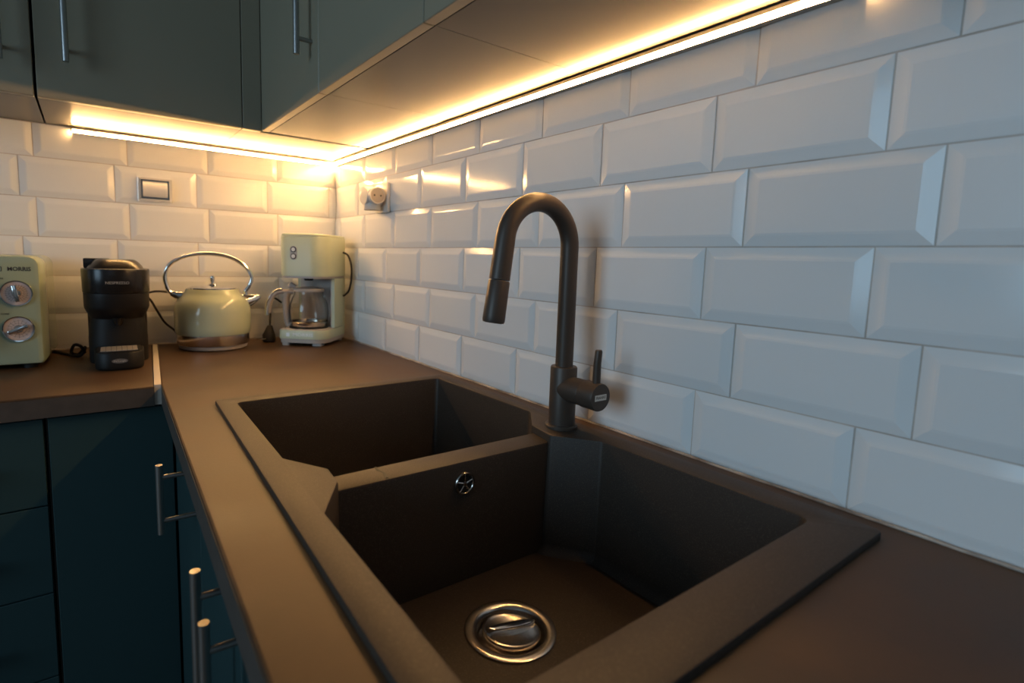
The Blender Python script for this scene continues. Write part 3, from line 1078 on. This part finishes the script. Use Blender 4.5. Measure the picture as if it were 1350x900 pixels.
# cords behind the appliances
bm = bmesh.new()
pts = [(-0.582, -0.100, 0.150), (-0.560, -0.085, 0.160), (-0.530, -0.075, 0.160), (-0.495, -0.055, 0.150), (-0.455, -0.012, 0.128)]
tube(bm, catmull(pts, 6), 0.0030, 8)
tag(link('power_cord', bm, 'rubber', None, smooth=True), 'black cord arching from the capsule machine to behind the kettle', 'cord')
bm = bmesh.new()
pts = [(-0.585, -0.095, 0.150), (-0.565, -0.075, 0.140), (-0.548, -0.062, 0.108), (-0.528, -0.052, 0.070), (-0.503, -0.040, 0.044), (-0.484, -0.022, 0.016), (-0.440, -0.0125, 0.006)]
tube(bm, catmull(pts, 6), 0.0030, 8)
tag(link('power_cord', bm, 'rubber', None, smooth=True), 'black cord sagging to the worktop between capsule machine and kettle', 'cord')
bm = bmesh.new()
pts = [(-0.715, -0.150, 0.012), (-0.722, -0.165, 0.030), (-0.735, -0.160, 0.034), (-0.742, -0.140, 0.012), (-0.728, -0.125, 0.005), (-0.714, -0.140, 0.024), (-0.724, -0.158, 0.006), (-0.750, -0.110, 0.004), (-0.790, -0.020, 0.004)]
tube(bm, catmull(pts, 6), 0.0036, 8)
tag(link('power_cord', bm, 'rubber', None, smooth=True), 'coiled black cord lying between microwave and capsule machine', 'cord')

t = thing('mains_plug', 'black mains plug lying on the worktop beside the coffee maker', 'plug', (-0.250, -0.085, 0), math.radians(20))
bm = bmesh.new()
tube(bm, [(0, 0, 0.0012), (0, 0, 0.004), (0, 0, 0.022), (0.002, 0, 0.036), (0.004, 0, 0.052)], [0.017, 0.0195, 0.0195, 0.013, 0.007], 18)
link('body', bm, 'rubber', t, smooth=True)
for s in (-1, 1):
    bm = bmesh.new()
    tube(bm, [(-0.019, s * .0095, 0.012), (-0.036, s * .0095, 0.012)], 0.0022, 8)
    link('pin', bm, 'chrome_dull', t)
bm = bmesh.new()
tube(bm, catmull([(0.004, 0, 0.052), (0.008, 0.002, 0.085), (0.014, 0.006, 0.120), (0.030, 0.012, 0.135), (0.058, 0.016, 0.120)], 5), 0.003, 8)
link('cord', bm, 'rubber', t, smooth=True)

# ------------------------------------------------------------------ microwave
MR = math.radians(-3.4)
mw = thing('microwave', 'sage green retro microwave with two chrome ringed dials', 'microwave', (-0.786, -0.272, 0), MR)
# local: right front edge at the origin, x < 0 to the left, y > 0 to the back
MWW, MWD, MWH0, MWH1 = 0.44, 0.235, 0.010, 0.2545
bm = bmesh.new()
pl = fillet([(-MWW, MWH0), (0.0, MWH0), (0.0, MWH1), (-MWW, MWH1)], [.012, .012, .022, .022], 6)
secs = [(0.011, 0.0), (0.0035, 0.003), (0.0, 0.011), (0.0, MWD - .010), (0.006, MWD)]
rr = []
for ins, y in secs:
    rr.append([bm.verts.new((x, y, z)) for x, z in inset(pl, ins)])
for A, B in zip(rr[:-1], rr[1:]):
    bridge(bm, A, B)
bm.faces.new(rr[0])
bm.faces.new(rr[-1][::-1])
link('casing', bm, 'sage_mw', mw, smooth=True)
for x, y in ((-.03, .03), (-.41, .03), (-.03, .20), (-.41, .20)):
    bm = bmesh.new()
    lathe(bm, [(0.0, 0.0003), (0.012, 0.0003), (0.014, 0.0105), (0.0, 0.0105)], 16, 'z', (x, y, 0))
    link('foot', bm, 'rubber', mw, smooth=True)
# door with dark window at the left, out of the picture
d = link('door', bx(-0.420, -0.105, -0.006, 0.001, 0.035, 0.235, bev=.004), 'sage_mw', mw, smooth=True)
link('door_window', bx(-0.385, -0.140, -0.0075, -0.0055, 0.065, 0.205), 'gloss_black', d)
bm = bmesh.new()
bar_handle(bm, (-0.118, -0.006, 0.055), 0.16, (0, -0.03, 0), r=0.007)
link('door_handle', bm, 'chrome', d, smooth=True)


def dial(x, z, ang, ticks):
    bm = bmesh.new()
    lathe(bm, [(0.0272, 0.0005), (0.0288, -0.0035), (0.0280, -0.0055), (0.0260, -0.0050), (0.0248, -0.002), (0.0248, 0.0005)], 40, 'y')
    g = link('dial_ring', bm, 'chrome', mw, smooth=True, loc=(x, 0, z))
    bm = bmesh.new()
    lathe(bm, [(0.0, -0.0016), (0.0249, -0.0016)], 36, 'y')
    link('dial_face', bm, 'dial_face', g)
    bm = bmesh.new()
    for k in range(ticks):
        a = 2 * math.pi * k / ticks
        c, s = math.cos(a), math.sin(a)
        r0, r1 = (0.0125 if k % 2 else 0.010), 0.0205
        n_ = Vector((-s, 0, c)) * 0.00028
        vs = [bm.verts.new(Vector((c * r, -0.0018, s * r)) + n_ * q) for r, q in ((r0, -1), (r1, -1), (r1, 1), (r0, 1))]
        bm.faces.new(vs)
    for rr0 in (0.0125, 0.0180):
        lathe(bm, [(rr0, -0.0018), (rr0 + .0004, -0.0018)], 36, 'y')
    link('dial_marks', bm, 'print_grey', g, recalc=False)
    bm = bmesh.new()
    lathe(bm, [(0.0, -0.006), (0.0075, -0.0055), (0.009, -0.0018)], 20, 'y')
    link('dial_hub', bm, 'chrome_dull', g, smooth=True)
    bm = bmesh.new()
    box(bm, -0.0042, 0.0042, -0.0155, -0.005, -0.0185, 0.0185, bev=.002)
    link('knob_grip', bm, 'chrome', g, smooth=True, rot=(0, ang, 0))


dial(-0.0425, 0.1715, math.radians(-8), 24)
dial(-0.0425, 0.0925, math.radians(66), 16)
text_mesh('lettering', 'MORRIS', 0.0125, 'ink', mw, (-0.0355, -0.0003, 0.2245), FACE_Y, 0.0003, sx=0.92, bold=0.0002)
bm = bmesh.new()
for (a, b, c, dd) in ((-.0045, .0045, -.005, -.0038), (-.0045, .0045, .0038, .005), (-.0045, -.0033, -.0038, .0038), (.0033, .0045, -.0038, .0038), (-.0006, .0006, -.0022, .0038)):
    box(bm, a, b, -0.0006, 0.0002, c, dd)
link('emblem', bm, 'ink', mw, loc=(-0.0690, 0, 0.2245))
text_mesh('caption', 'TIME', 0.0042, 'ink', mw, (-0.0675, -0.0003, 0.2035), FACE_Y, 0.0002)
text_mesh('caption', 'POWER', 0.0042, 'ink', mw, (-0.0640, -0.0003, 0.1260), FACE_Y, 0.0002)
